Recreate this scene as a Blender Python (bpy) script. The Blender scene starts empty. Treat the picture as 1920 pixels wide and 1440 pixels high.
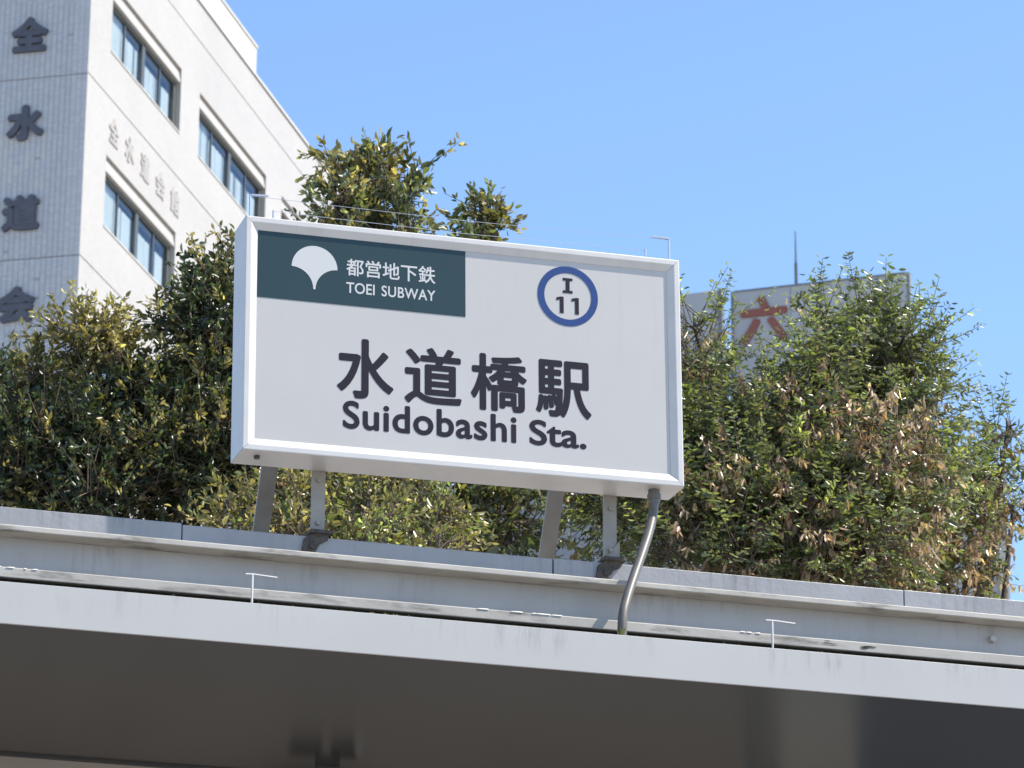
import bpy, bmesh, math, random
import numpy as np
from mathutils import Vector, Matrix
rnd = random.Random(7)
rng = np.random.default_rng(11)
R_ = math.radians
scene = bpy.context.scene
col = scene.collection

# ------------------------------------------------------------------ camera
FPX, PITCH, ROLL = 7000.0, 0.329398, 0.0060215
CAM = Vector((0, 0, 1.6))
_F = Vector((0, math.cos(PITCH), math.sin(PITCH)))
_R = Vector((1, 0, 0)); _U = Vector((0, -math.sin(PITCH), math.cos(PITCH)))
cR = _R * math.cos(ROLL) + _U * math.sin(ROLL)
cU = -_R * math.sin(ROLL) + _U * math.cos(ROLL)
cd = bpy.data.cameras.new('camera'); cam = bpy.data.objects.new('camera', cd); col.objects.link(cam)
cd.sensor_width = 36.0; cd.lens = FPX / 1920 * 36.0; cd.clip_end = 3000; cd.clip_start = 0.1
m = Matrix.Identity(4)
for i in range(3):
    m[i][0] = cR[i]; m[i][1] = cU[i]; m[i][2] = -_F[i]; m[i][3] = CAM[i]
cam.matrix_world = m
cd.dof.use_dof = True; cd.dof.focus_distance = 12.6; cd.dof.aperture_fstop = 13.0
scene.camera = cam

# ------------------------------------------------------------------ sky, sun, exposure
SIGN_YAW = 0.298456
SUN_L = Vector((0.60, -0.23, 0.80)).normalized()           # in the sign's own axes: along, back, up
SUN = Matrix.Rotation(SIGN_YAW, 3, 'Z') @ SUN_L
SUN_EL = math.asin(SUN.z); SUN_AZ = math.atan2(SUN.x, SUN.y)  # azimuth from +Y towards +X
w = bpy.data.worlds.new('World'); scene.world = w; w.use_nodes = True
nt = w.node_tree; bg = nt.nodes['Background']
sky = nt.nodes.new('ShaderNodeTexSky'); sky.sky_type = 'NISHITA'; sky.sun_disc = False
sky.sun_elevation = SUN_EL; sky.sun_rotation = SUN_AZ
sky.air_density = 1.0; sky.dust_density = 0.15; sky.ozone_density = 4.5
nt.links.new(sky.outputs[0], bg.inputs[0]); bg.inputs[1].default_value = 0.12
sl = bpy.data.lights.new('sun', 'SUN'); sun = bpy.data.objects.new('sun', sl); col.objects.link(sun)
sl.energy = 4.0; sl.angle = R_(0.53); sl.color = (1.0, 0.93, 0.82)
sun.rotation_euler = (-SUN).to_track_quat('-Z', 'Y').to_euler()
sun.location = (20, 0, 30)
vs = scene.view_settings
vs.view_transform = 'Standard'; vs.look = 'None'; vs.gamma = 1.0; vs.use_curve_mapping = False
vs.exposure = 1.15
scene.cycles.max_bounces = 5; scene.cycles.diffuse_bounces = 2; scene.cycles.glossy_bounces = 3; scene.cycles.transmission_bounces = 3; scene.cycles.transparent_max_bounces = 8

def ray(px, py):
    return _F + cR * ((px - 960) / FPX) + cU * ((720 - py) / FPX)
def at(px, py, Y):
    r = ray(px, py); return CAM + r * (Y / r.y)

# ------------------------------------------------------------------ helpers
def tag(o, label=None, cat=None, group=None, kind=None):
    if label: o['label'] = label
    if cat: o['category'] = cat
    if group: o['group'] = group
    if kind: o['kind'] = kind
    return o
def empty(name, loc=(0, 0, 0), rz=0.0, label=None, cat=None, group=None):
    o = bpy.data.objects.new(name, None); col.objects.link(o)
    o.location = loc; o.rotation_euler = (0, 0, rz); o.empty_display_size = 0.2
    return tag(o, label, cat, group)
class MB:
    def __init__(s): s.v = []; s.f = []; s.sm = False
    def poly(s, pts):
        n = len(s.v); s.v += [tuple(p) for p in pts]; s.f.append(tuple(range(n, n + len(pts)))); return s
    def box(s, x0, x1, y0, y1, z0, z1):
        n = len(s.v)
        s.v += [(x0,y0,z0),(x1,y0,z0),(x1,y1,z0),(x0,y1,z0),(x0,y0,z1),(x1,y0,z1),(x1,y1,z1),(x0,y1,z1)]
        for q in ((0,3,2,1),(4,5,6,7),(0,1,5,4),(1,2,6,5),(2,3,7,6),(3,0,4,7)): s.f.append(tuple(n + i for i in q))
        return s
    def extr_x(s, prof, x0, x1):                 # closed (y,z) profile swept along x
        n = len(s.v); k = len(prof)
        s.v += [(x0, y, z) for y, z in prof] + [(x1, y, z) for y, z in prof]
        for i in range(k):
            j = (i + 1) % k; s.f.append((n + i, n + j, n + k + j, n + k + i))
        s.f.append(tuple(n + i for i in range(k))[::-1]); s.f.append(tuple(n + k + i for i in range(k)))
        return s
    def bar(s, a, b, wx, wy, up=Vector((0, 0, 1))):   # rectangular bar from a to b
        a = Vector(a); b = Vector(b); d = (b - a).normalized()
        X = Vector((1, 0, 0)) if abs(d.x) < 0.9 else Vector((0, 1, 0))
        Y = d.cross(X).normalized(); X = Y.cross(d).normalized(); n = len(s.v)
        for p in (a, b):
            for sx, sy in ((-1,-1),(1,-1),(1,1),(-1,1)): s.v.append(tuple(p + X*sx*wx/2 + Y*sy*wy/2))
        for q in ((3,2,1,0),(4,5,6,7),(0,1,5,4),(1,2,6,5),(2,3,7,6),(3,0,4,7)): s.f.append(tuple(n + i for i in q))
        return s
    def tube(s, pts, rad, seg=8):
        pts = [Vector(p) for p in pts]; n0 = len(s.v); k = len(pts)
        rad = rad if hasattr(rad, '__len__') else [rad] * k
        ref = Vector((0.31, 0.95, 0.12))
        for i, p in enumerate(pts):
            d = (pts[min(i+1, k-1)] - pts[max(i-1, 0)]).normalized()
            X = d.cross(ref).normalized(); Y = d.cross(X)
            for j in range(seg):
                a = 2*math.pi*j/seg; s.v.append(tuple(p + X*math.cos(a)*rad[i] + Y*math.sin(a)*rad[i]))
        for i in range(k-1):
            for j in range(seg):
                j2 = (j+1) % seg; a = n0+i*seg
                s.f.append((a+j, a+j2, a+seg+j2, a+seg+j))
        s.f.append(tuple(n0 + j for j in range(seg))[::-1]); s.f.append(tuple(n0 + (k-1)*seg + j for j in range(seg)))
        return s
    def build(s, name, mat, parent=None, smooth=False, bevel=0.0):
        me = bpy.data.meshes.new(name); me.from_pydata(s.v, [], s.f); me.update()
        bm = bmesh.new(); bm.from_mesh(me)
        bmesh.ops.recalc_face_normals(bm, faces=bm.faces)
        if bevel: bmesh.ops.bevel(bm, geom=bm.edges[:], offset=bevel, segments=2, affect='EDGES', profile=0.5)
        bm.to_mesh(me); bm.free()
        me.materials.append(mat)
        if smooth: me.polygons.foreach_set('use_smooth', [True]*len(me.polygons))
        o = bpy.data.objects.new(name, me); col.objects.link(o); o.parent = parent
        return o
def link_copy(o, parent, loc=None):
    c = o.copy(); col.objects.link(c); c.parent = parent
    if loc is not None: c.location = loc
    return c

# ------------------------------------------------------------------ materials
def mat(name, base, rough=0.5, metal=0.0, var=0.0, vscale=4.0, bump=0.0, bscale=60.0, dirt=None, spec=0.5, streak=False):
    """base colour with fine variation, optional dirt patches (colour, amount, scale) and fine relief"""
    M = bpy.data.materials.new(name); M.use_nodes = True; t = M.node_tree; L = t.links
    P = t.nodes['Principled BSDF']; P.inputs['Roughness'].default_value = rough; P.inputs['Metallic'].default_value = metal
    P.inputs['Specular IOR Level'].default_value = spec
    tc = t.nodes.new('ShaderNodeTexCoord'); src = tc.outputs['Object']
    rgb = t.nodes.new('ShaderNodeRGB'); rgb.outputs[0].default_value = (*base, 1); out = rgb.outputs[0]
    if var:
        no = t.nodes.new('ShaderNodeTexNoise'); no.inputs['Scale'].default_value = vscale; no.inputs['Detail'].default_value = 6
        if streak:
            mp = t.nodes.new('ShaderNodeMapping'); mp.inputs['Scale'].default_value = (1, 1, 0.15); L.new(src, mp.inputs[0]); L.new(mp.outputs[0], no.inputs[0])
        else: L.new(src, no.inputs[0])
        mr = t.nodes.new('ShaderNodeMapRange'); mr.inputs[1].default_value = 0.3; mr.inputs[2].default_value = 0.7
        mr.inputs[3].default_value = 1 - var; mr.inputs[4].default_value = 1 + var; L.new(no.outputs[0], mr.inputs[0])
        mx = t.nodes.new('ShaderNodeVectorMath'); mx.operation = 'SCALE'; L.new(out, mx.inputs[0]); L.new(mr.outputs[0], mx.inputs['Scale']); out = mx.outputs[0]
    if dirt:
        dc, da, ds, lo, hi, stretch = dirt
        no = t.nodes.new('ShaderNodeTexNoise'); no.inputs['Scale'].default_value = ds; no.inputs['Detail'].default_value = 8; no.inputs['Roughness'].default_value = 0.65
        mp = t.nodes.new('ShaderNodeMapping'); mp.inputs['Scale'].default_value = stretch; L.new(src, mp.inputs[0]); L.new(mp.outputs[0], no.inputs[0])
        mr = t.nodes.new('ShaderNodeMapRange'); mr.inputs[1].default_value = lo; mr.inputs[2].default_value = hi; mr.inputs[3].default_value = 0; mr.inputs[4].default_value = da
        L.new(no.outputs[0], mr.inputs[0])
        mi = t.nodes.new('ShaderNodeMix'); mi.data_type = 'RGBA'; L.new(mr.outputs[0], mi.inputs[0]); L.new(out, mi.inputs[6]); mi.inputs[7].default_value = (*dc, 1); out = mi.outputs[2]
    L.new(out, P.inputs['Base Color'])
    if bump:
        no = t.nodes.new('ShaderNodeTexNoise'); no.inputs['Scale'].default_value = bscale; no.inputs['Detail'].default_value = 5; L.new(src, no.inputs[0])
        b = t.nodes.new('ShaderNodeBump'); b.inputs['Strength'].default_value = bump; b.inputs['Distance'].default_value = 0.02; L.new(no.outputs[0], b.inputs['Height']); L.new(b.outputs[0], P.inputs['Normal'])
    return M
def attr_mat(name, rough, transl=0.0, spec=0.5, attr='col', rvar=0.0):
    M = bpy.data.materials.new(name); M.use_nodes = True; t = M.node_tree; L = t.links
    P = t.nodes['Principled BSDF']; P.inputs['Roughness'].default_value = rough; P.inputs['Specular IOR Level'].default_value = spec
    a = t.nodes.new('ShaderNodeAttribute'); a.attribute_name = attr; L.new(a.outputs['Color'], P.inputs['Base Color'])
    if transl:
        tr = t.nodes.new('ShaderNodeBsdfTranslucent'); mx = t.nodes.new('ShaderNodeMixShader'); mx.inputs[0].default_value = transl
        sc_ = t.nodes.new('ShaderNodeVectorMath'); sc_.operation = 'MULTIPLY'; sc_.inputs[1].default_value = (1.3, 1.35, 0.7)
        L.new(a.outputs['Color'], sc_.inputs[0]); L.new(sc_.outputs[0], tr.inputs[0])
        L.new(P.outputs[0], mx.inputs[1]); L.new(tr.outputs[0], mx.inputs[2]); L.new(mx.outputs[0], t.nodes['Material Output'].inputs[0])
    return M
M = {}
M['ground'] = mat('paving', (0.30, 0.28, 0.25), 0.85, var=0.2, vscale=0.6, bump=0.2, bscale=40)
M['alu'] = mat('frame_paint', (0.528, 0.510, 0.493), 0.4, metal=0.08, var=0.04, vscale=9, dirt=((0.35, 0.33, 0.30), 0.35, 5.0, 0.58, 0.8, (1, 1, 1)))
M['acrylic'] = mat('sign_acrylic', (0.442, 0.425, 0.404), 0.28, var=0.02, vscale=3, dirt=((0.55, 0.54, 0.52), 0.22, 2.2, 0.5, 0.8, (1, 1, 0.4)))
M['green'] = mat('sign_green', (0.011, 0.031, 0.034), 0.33, var=0.05, vscale=5)
M['ink'] = mat('sign_ink', (0.011, 0.011, 0.020), 0.7, spec=0.2)
M['white_print'] = mat('sign_white_print', (0.486, 0.486, 0.477), 0.35)
M['blue'] = mat('sign_blue', (0.012, 0.038, 0.153), 0.35)
M['leg'] = mat('galvanised_leg', (0.27, 0.25, 0.225), 0.5, metal=0.35, var=0.10, vscale=14, dirt=((0.16, 0.13, 0.11), 0.6, 9, 0.52, 0.75, (1, 1, 0.25)))
M['rust'] = mat('grimy_base', (0.06, 0.052, 0.045), 0.8, var=0.4, vscale=40, bump=0.5, bscale=90)
M['conduit'] = mat('conduit', (0.115, 0.105, 0.095), 0.45, var=0.12, vscale=25)
M['fascia'] = mat('fascia_panel', (0.415, 0.405, 0.390), 0.38, var=0.03, vscale=2.5, dirt=((0.38, 0.37, 0.34), 0.35, 7, 0.55, 0.85, (1.4, 1, 0.3)))
def drips(Mx, ztop, reach, colr, amt):
    t = Mx.node_tree; L = t.links; P = t.nodes['Principled BSDF']; src = P.inputs['Base Color'].links[0].from_socket
    tc = t.nodes.new('ShaderNodeTexCoord'); sp = t.nodes.new('ShaderNodeSeparateXYZ'); L.new(tc.outputs['Object'], sp.inputs[0])
    mp = t.nodes.new('ShaderNodeMapping'); mp.inputs['Scale'].default_value = (1, 0, 0.12); L.new(tc.outputs['Object'], mp.inputs[0])
    no = t.nodes.new('ShaderNodeTexNoise'); no.inputs['Scale'].default_value = 34; no.inputs['Detail'].default_value = 5; no.inputs['Roughness'].default_value = 0.7; L.new(mp.outputs[0], no.inputs[0])
    n2 = t.nodes.new('ShaderNodeTexNoise'); n2.inputs['Scale'].default_value = 3.1; n2.inputs['Detail'].default_value = 3; L.new(tc.outputs['Object'], n2.inputs[0])
    h = t.nodes.new('ShaderNodeMapRange'); h.inputs[1].default_value = ztop - reach; h.inputs[2].default_value = ztop; L.new(sp.outputs[2], h.inputs[0])
    a = t.nodes.new('ShaderNodeMapRange'); a.inputs[1].default_value = 0.50; a.inputs[2].default_value = 0.78; L.new(no.outputs[0], a.inputs[0])
    b = t.nodes.new('ShaderNodeMapRange'); b.inputs[1].default_value = 0.42; b.inputs[2].default_value = 0.62; L.new(n2.outputs[0], b.inputs[0])
    m1 = t.nodes.new('ShaderNodeMath'); m1.operation = 'MULTIPLY'; L.new(h.outputs[0], m1.inputs[0]); L.new(a.outputs[0], m1.inputs[1])
    m2 = t.nodes.new('ShaderNodeMath'); m2.operation = 'MULTIPLY'; L.new(m1.outputs[0], m2.inputs[0]); L.new(b.outputs[0], m2.inputs[1])
    m3 = t.nodes.new('ShaderNodeMath'); m3.operation = 'MULTIPLY'; m3.inputs[1].default_value = amt; L.new(m2.outputs[0], m3.inputs[0])
    mi = t.nodes.new('ShaderNodeMix'); mi.data_type = 'RGBA'; L.new(m3.outputs[0], mi.inputs[0]); L.new(src, mi.inputs[6]); mi.inputs[7].default_value = (*colr, 1); L.new(mi.outputs[2], P.inputs['Base Color'])
drips(M['acrylic'], 0.335, 0.5, (0.30, 0.28, 0.25), 0.30)
drips(M['alu'], 0.40, 0.9, (0.28, 0.26, 0.23), 0.35)
drips(M['fascia'], 4.615, 0.10, (0.12, 0.11, 0.095), 0.9)
M['steel'] = mat('beam_paint', (0.34, 0.335, 0.335), 0.5, var=0.07, vscale=5, bump=0.05, bscale=70, dirt=((0.24, 0.22, 0.19), 0.4, 4, 0.55, 0.8, (1, 1, 0.6)))
M['ledge'] = mat('ledge_metal', (0.405, 0.377, 0.336), 0.6, var=0.12, vscale=8, bump=0.03, bscale=60, dirt=((0.09, 0.08, 0.065), 0.85, 11, 0.53, 0.70, (0.4, 1, 2.2)))
M['coping'] = mat('coping_sheet', (0.279, 0.275, 0.279), 0.42, metal=0.2, var=0.08, vscale=6, bump=0.08, bscale=50, dirt=((0.17, 0.17, 0.17), 0.4, 5, 0.55, 0.8, (1, 1, 0.3)))
drips(M['coping'], 4.965, 0.16, (0.08, 0.075, 0.07), 0.9)
drips(M['steel'], 4.84, 0.14, (0.16, 0.12, 0.085), 0.8)
M['moss'] = mat('gap_grime', (0.022, 0.022, 0.018), 0.95, var=0.5, vscale=30, bump=0.6, bscale=80)
M['litter'] = mat('leaf_litter', (0.14, 0.09, 0.05), 0.9, var=0.5, vscale=25)
M['mossgreen'] = mat('moss_green', (0.10, 0.115, 0.03), 0.9, var=0.4, vscale=60)
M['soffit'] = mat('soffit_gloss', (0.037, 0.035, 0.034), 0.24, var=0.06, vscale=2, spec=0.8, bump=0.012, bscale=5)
M['wall_b'] = mat('wall_beige', (0.288, 0.257, 0.234), 0.7, var=0.08, vscale=3)
M['pillar'] = mat('pillar_stone', (0.42, 0.40, 0.37), 0.5, var=0.1, vscale=4)
M['wall_d'] = mat('wall_blue_grey', (0.13, 0.15, 0.19), 0.6, var=0.1, vscale=2)
M['dark'] = mat('dark_metal', (0.03, 0.032, 0.036), 0.4)
M['roofdeck'] = mat('roof_deck', (0.30, 0.29, 0.27), 0.8, var=0.15, vscale=3)
M['bark'] = mat('bark', (0.085, 0.066, 0.052), 0.9, var=0.3, vscale=12, bump=0.6, bscale=45)
M['twig'] = mat('twig', (0.12, 0.09, 0.06), 0.85, var=0.25, vscale=20)
M['wire'] = mat('wire_steel', (0.42, 0.46, 0.54), 0.4, metal=0.5)
M['white_rod'] = mat('white_rod', (0.585, 0.577, 0.546), 0.4)

# ------------------------------------------------------------------ ground
g = MB().poly([(-600, -300, 0), (600, -300, 0), (600, 1500, 0), (-600, 1500, 0)]).build('ground', M['ground'])
tag(g, 'grey street paving around the subway entrance', kind='structure')

# ------------------------------------------------------------------ tall white building on the left
BY = 0.234544
CORN = Vector((-7.4477, 60.0, 0))
# local axes of the building: x = out of the sunny face, y = along the sunny face away from the street corner
broot = empty('office_building', CORN, -BY, 'tall white tiled office building with dark lettering on its shaded corner', 'building')
ZT = 31.82; DEEP = 24.0; WIDE = 14.0; ZB = 0.0
M['tile_sun'] = None
def tile_wall_mat():
    Mx = bpy.data.materials.new('pale_tile'); Mx.use_nodes = True; t = Mx.node_tree; L = t.links
    P = t.nodes['Principled BSDF']; P.inputs['Roughness'].default_value = 0.45
    tc = t.nodes.new('ShaderNodeTexCoord'); sp = t.nodes.new('ShaderNodeSeparateXYZ'); L.new(tc.outputs['Object'], sp.inputs[0])
    cb = t.nodes.new('ShaderNodeCombineXYZ'); L.new(sp.outputs[1], cb.inputs[0]); L.new(sp.outputs[2], cb.inputs[1])
    br = t.nodes.new('ShaderNodeTexBrick'); br.offset = 0.0; L.new(cb.outputs[0], br.inputs[0])
    br.inputs['Scale'].default_value = 1.0; br.inputs['Brick Width'].default_value = 0.1; br.inputs['Row Height'].default_value = 0.05
    br.inputs['Mortar Size'].default_value = 0.004; br.inputs['Color1'].default_value = (0.427, 0.396, 0.358, 1); br.inputs['Color2'].default_value = (0.396, 0.369, 0.333, 1); br.inputs['Mortar'].default_value = (0.342, 0.324, 0.297, 1)
    no = t.nodes.new('ShaderNodeTexNoise'); no.inputs['Scale'].default_value = 0.5; no.inputs['Detail'].default_value = 6; L.new(tc.outputs['Object'], no.inputs[0])
    mr = t.nodes.new('ShaderNodeMapRange'); mr.inputs[3].default_value = 0.88; mr.inputs[4].default_value = 1.1; L.new(no.outputs[0], mr.inputs[0])
    mx = t.nodes.new('ShaderNodeVectorMath'); mx.operation = 'SCALE'; L.new(br.outputs[0], mx.inputs[0]); L.new(mr.outputs[0], mx.inputs['Scale'])
    L.new(mx.outputs[0], P.inputs['Base Color'])
    return Mx
M['tile_sun'] = tile_wall_mat()
M['grout'] = mat('grout', (0.26, 0.265, 0.29), 0.9, var=0.1, vscale=3)
M['sealant'] = mat('sealant', (0.20, 0.19, 0.19), 0.8)
M['conc'] = mat('white_concrete', (0.447, 0.430, 0.396), 0.7, var=0.05, vscale=1.0)
M['bframe'] = mat('window_frame', (0.10, 0.105, 0.10), 0.4, metal=0.3)
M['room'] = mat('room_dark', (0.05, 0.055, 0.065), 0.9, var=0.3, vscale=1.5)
M['blind'] = mat('blind_cloth', (0.50, 0.50, 0.485), 0.8, var=0.06, vscale=3)
def glass_mat():
    Mx = bpy.data.materials.new('window_glass'); Mx.use_nodes = True; t = Mx.node_tree; L = t.links; t.nodes.clear()
    o = t.nodes.new('ShaderNodeOutputMaterial'); mx = t.nodes.new('ShaderNodeMixShader'); gl = t.nodes.new('ShaderNodeBsdfGlossy'); tr = t.nodes.new('ShaderNodeBsdfTransparent')
    gl.inputs['Roughness'].default_value = 0.02; gl.inputs[0].default_value = (0.9, 0.95, 1, 1); tr.inputs[0].default_value = (0.87, 0.91, 0.92, 1)
    fr = t.nodes.new('ShaderNodeFresnel'); fr.inputs[0].default_value = 1.45
    ge = t.nodes.new('ShaderNodeNewGeometry'); inv = t.nodes.new('ShaderNodeMath'); inv.operation = 'SUBTRACT'; inv.inputs[0].default_value = 1.0; L.new(ge.outputs['Backfacing'], inv.inputs[1])
    mu = t.nodes.new('ShaderNodeMath'); mu.operation = 'MULTIPLY'; L.new(fr.outputs[0], mu.inputs[0]); L.new(inv.outputs[0], mu.inputs[1])
    L.new(mu.outputs[0], mx.inputs[0]); L.new(tr.outputs[0], mx.inputs[1]); L.new(gl.outputs[0], mx.inputs[2]); L.new(mx.outputs[0], o.inputs[0]); return Mx
M['glass'] = glass_mat()
JOINTS = [31.05, 27.83, 24.42, 21.0, 17.6, 14.2, 10.8, 7.4, 4.0]
WCOLS = [(1.12, 5.02), (6.15, 10.5), (11.6, 15.9)]
WROWS = [(28.70, 30.03), (25.36, 26.72), (21.98, 23.34)]
# sunny wall: cells between window openings and floor joints, front face at x = 0
mb = MB()
ys = [0.0] + [v for c in WCOLS for v in c] + [DEEP]
zl = [(ZB, JOINTS[-1])]
for a, b in zip(JOINTS[::-1], JOINTS[::-1][1:] + [ZT]): zl.append((a, b))
for z0, z1 in zl:
    z0 += 0.012; z1 -= 0.012
    rows = [r for r in WROWS if z0 < r[0] < z1]
    if not rows:
        mb.box(-0.3, 0, 0.0, DEEP, z0, z1); continue
    r = rows[0]
    mb.box(-0.3, 0, 0.0, DEEP, z0, r[0]); mb.box(-0.3, 0, 0.0, DEEP, r[1], z1)
    for i in range(0, len(ys), 2): mb.box(-0.3, 0, ys[i], ys[i+1], r[0], r[1])
wall = mb.build('wall', M['tile_sun'], broot)
mb = MB()
for j in JOINTS: mb.box(-0.29, -0.015, 0.02, DEEP - 0.02, j - 0.012, j + 0.012)
mb.build('joint', M['sealant'], broot)
# core of the building (behind the facade skin)
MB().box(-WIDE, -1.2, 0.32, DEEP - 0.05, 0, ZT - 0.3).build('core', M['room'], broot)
MB().box(-WIDE, -0.302, 0.32, DEEP - 0.05, ZT - 0.3, ZT - 0.1).build('roof', M['conc'], broot)
# shaded street face: grout bed with tiles standing proud of it
MB().box(-WIDE, -0.301, 0.006, 0.3, 0, ZT).build('street_wall', M['grout'], broot)
LJ = [31.05, 27.80, 24.41, 21.0]
tv = []; tf = []; tcol = []
z = 20.0; TW, TH, GP = 0.1, 0.05, 0.008
cols_n = 40
def smooth_noise(a, b): return math.sin(a*3.1+1)*math.sin(b*2.3) + 0.6*math.sin(a*7.7+b*5.1) + 0.4*math.sin(b*11.3-a*4.2)
zz = 20.0
while zz < ZT - 0.06:
    for i in range(cols_n):
        x1 = -i*TW - GP/2; x0 = -(i+1)*TW + GP/2
        dy = rng.uniform(-0.0012, 0.0012)
        n = len(tv); a, b = zz + GP/2, zz + TH - GP/2; y = -0.004 + dy
        tv += [(x0, y, a), (x1, y, a), (x1, y, b), (x0, y, b), (x0, 0.006, a), (x1, 0.006, a), (x1, 0.006, b), (x0, 0.006, b)]
        for q in ((0,1,2,3),(0,4,5,1),(1,5,6,2),(2,6,7,3),(3,7,4,0)): tf.append(tuple(n+k for k in q))
        base = np.array((0.47, 0.475, 0.495)) * rng.uniform(0.93, 1.06)
        # replaced, yellower tiles in an irregular patch beside and below the second character
        xx = -(i + 0.5)*TW; s = smooth_noise(xx*1.7, zz)
        if 25.7 < zz < 26.75 and 0.72 < -xx < 2.6 and (s + (0.9 if zz > 26.0 + (1.2 + xx)*0.5 else -0.2)) > 0.35: base = np.array((0.49, 0.49, 0.475)) * rng.uniform(0.97, 1.08)
        if 21.5 < zz < 23.1 and 1.0 < -xx < 1.35 and rng.random() < 0.75: base = base * 0.86
        if rng.random() < 0.004: base = base * 0.7
        tcol += [(*base, 1)] * 8
    zz += TH
me = bpy.data.meshes.new('wall_tiles'); me.from_pydata(tv, [], tf); me.update()
at_ = me.color_attributes.new('col', 'FLOAT_COLOR', 'POINT'); at_.data.foreach_set('color', np.array(tcol, np.float32).ravel())
me.materials.append(attr_mat('blue_white_tile', 0.35)); to = bpy.data.objects.new('wall_tiles', me); col.objects.link(to); to.parent = broot; tag(to, kind='stuff')
for j in LJ: MB().box(-4.0, -0.001, -0.0075, -0.0045, j - 0.011, j + 0.011).build('street_joint', M['sealant'], broot)
# corner tiles: narrow return of the sunny wall
MB().box(-0.3, 0.0, -0.002, -0.0005, 0, 20).build('corner_strip', M['tile_sun'], broot)
# coping and penthouse
MB().box(-WIDE, 0.03, -0.03, DEEP + 0.03, ZT + 0.001, ZT + 0.06).build('coping', M['conc'], broot)
MB().box(-WIDE + 2, -0.07, 0.5, 9.85, ZT + 0.0605, ZT + 0.74).build('penthouse', M['conc'], broot)
MB().box(-WIDE + 1.9, -0.05, 0.45, 9.88, ZT + 0.741, ZT + 0.80).build('penthouse_coping', M['conc'], broot)

def make_window(y0, y1, z0, z1, first):
    """window opening on the sunny face: lintel, dark frame, four panes, blinds and the room behind"""
    W = y1 - y0; zl_ = z1 - 0.29
    f = MB()
    d0, d1 = -0.15, -0.09
    f.box(d0, d1, 0.0, 0.10, z0 + 0.03, zl_)                      # jamb
    f.box(d0, d1, W - 0.16, W, z0 + 0.03, zl_)
    f.box(d0, d1, 0.10, W - 0.16, zl_ - 0.07, zl_); f.box(d0, d1, 0.10, W - 0.16, z0 + 0.03, z0 + 0.07)
    mid = W * 0.505
    f.box(d0, d1 + 0.01, mid - 0.08, mid + 0.08, z0 + 0.07, zl_ - 0.07)
    q1, q2 = W * 0.25, W * 0.76
    for q in (q1, q2): f.box(d0 + 0.01, d1 - 0.01, q - 0.025, q + 0.025, z0 + 0.07, zl_ - 0.07)
    fo = f.build('window', M['bframe'], broot); fo.location = (0, y0, 0)
    lint = MB(); pr = [(-0.3, zl_ + 0.001), (-0.012, zl_ + 0.001), (-0.012, zl_ + 0.05), (-0.06, z1 - 0.001), (-0.3, z1 - 0.001)]
    n = len(lint.v); lint.v += [(x, 0.001, zz_) for x, zz_ in pr] + [(x, W - 0.02, zz_) for x, zz_ in pr]
    for i in range(5): lint.f.append((i, (i+1) % 5, 5 + (i+1) % 5, 5 + i))
    lint.f += [(4,3,2,1,0), (5,6,7,8,9)]
    lint.build('lintel', M['tile_sun'], fo)
    MB().box(-0.29, 0.015, 0.001, W - 0.001, z0 + 0.001, z0 + 0.03).build('sill', M['conc'], fo)
    for a, b in ((0.10, q1 - 0.025), (q1 + 0.025, mid - 0.08), (mid + 0.08, q2 - 0.025), (q2 + 0.025, W - 0.16)):
        MB().box(-0.122, -0.117, a + 0.001, b - 0.001, z0 + 0.071, zl_ - 0.071).build('pane', M['glass'], fo)
    # vertical blinds: slats behind the glass, some drawn short or left open
    bl = MB(); y = 0.12; k = 0
    while y < W - 0.2:
        open_ = (q2 - 0.02 < y < q2 + 0.22)
        if not open_:
            dx = rnd.uniform(-0.012, 0.012); top = zl_ - (0.03 if y < q1 else (0.30 if y > mid else 0.22))
            bl.poly([(-0.178 + dx, y, z0 + 0.05), (-0.178 - dx, y + 0.088, z0 + 0.05), (-0.178 - dx, y + 0.088, top), (-0.178 + dx, y, top)])
        y += 0.09; k += 1
    bl.build('blind', M['blind'], fo)
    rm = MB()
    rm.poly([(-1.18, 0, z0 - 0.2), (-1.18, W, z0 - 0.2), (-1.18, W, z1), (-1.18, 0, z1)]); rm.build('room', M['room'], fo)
    return fo
for ri, (z0, z1) in enumerate(WROWS):
    for ci, (y0, y1) in enumerate(WCOLS): make_window(y0, y1, z0, z1, ri == 0 and ci == 0)

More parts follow.
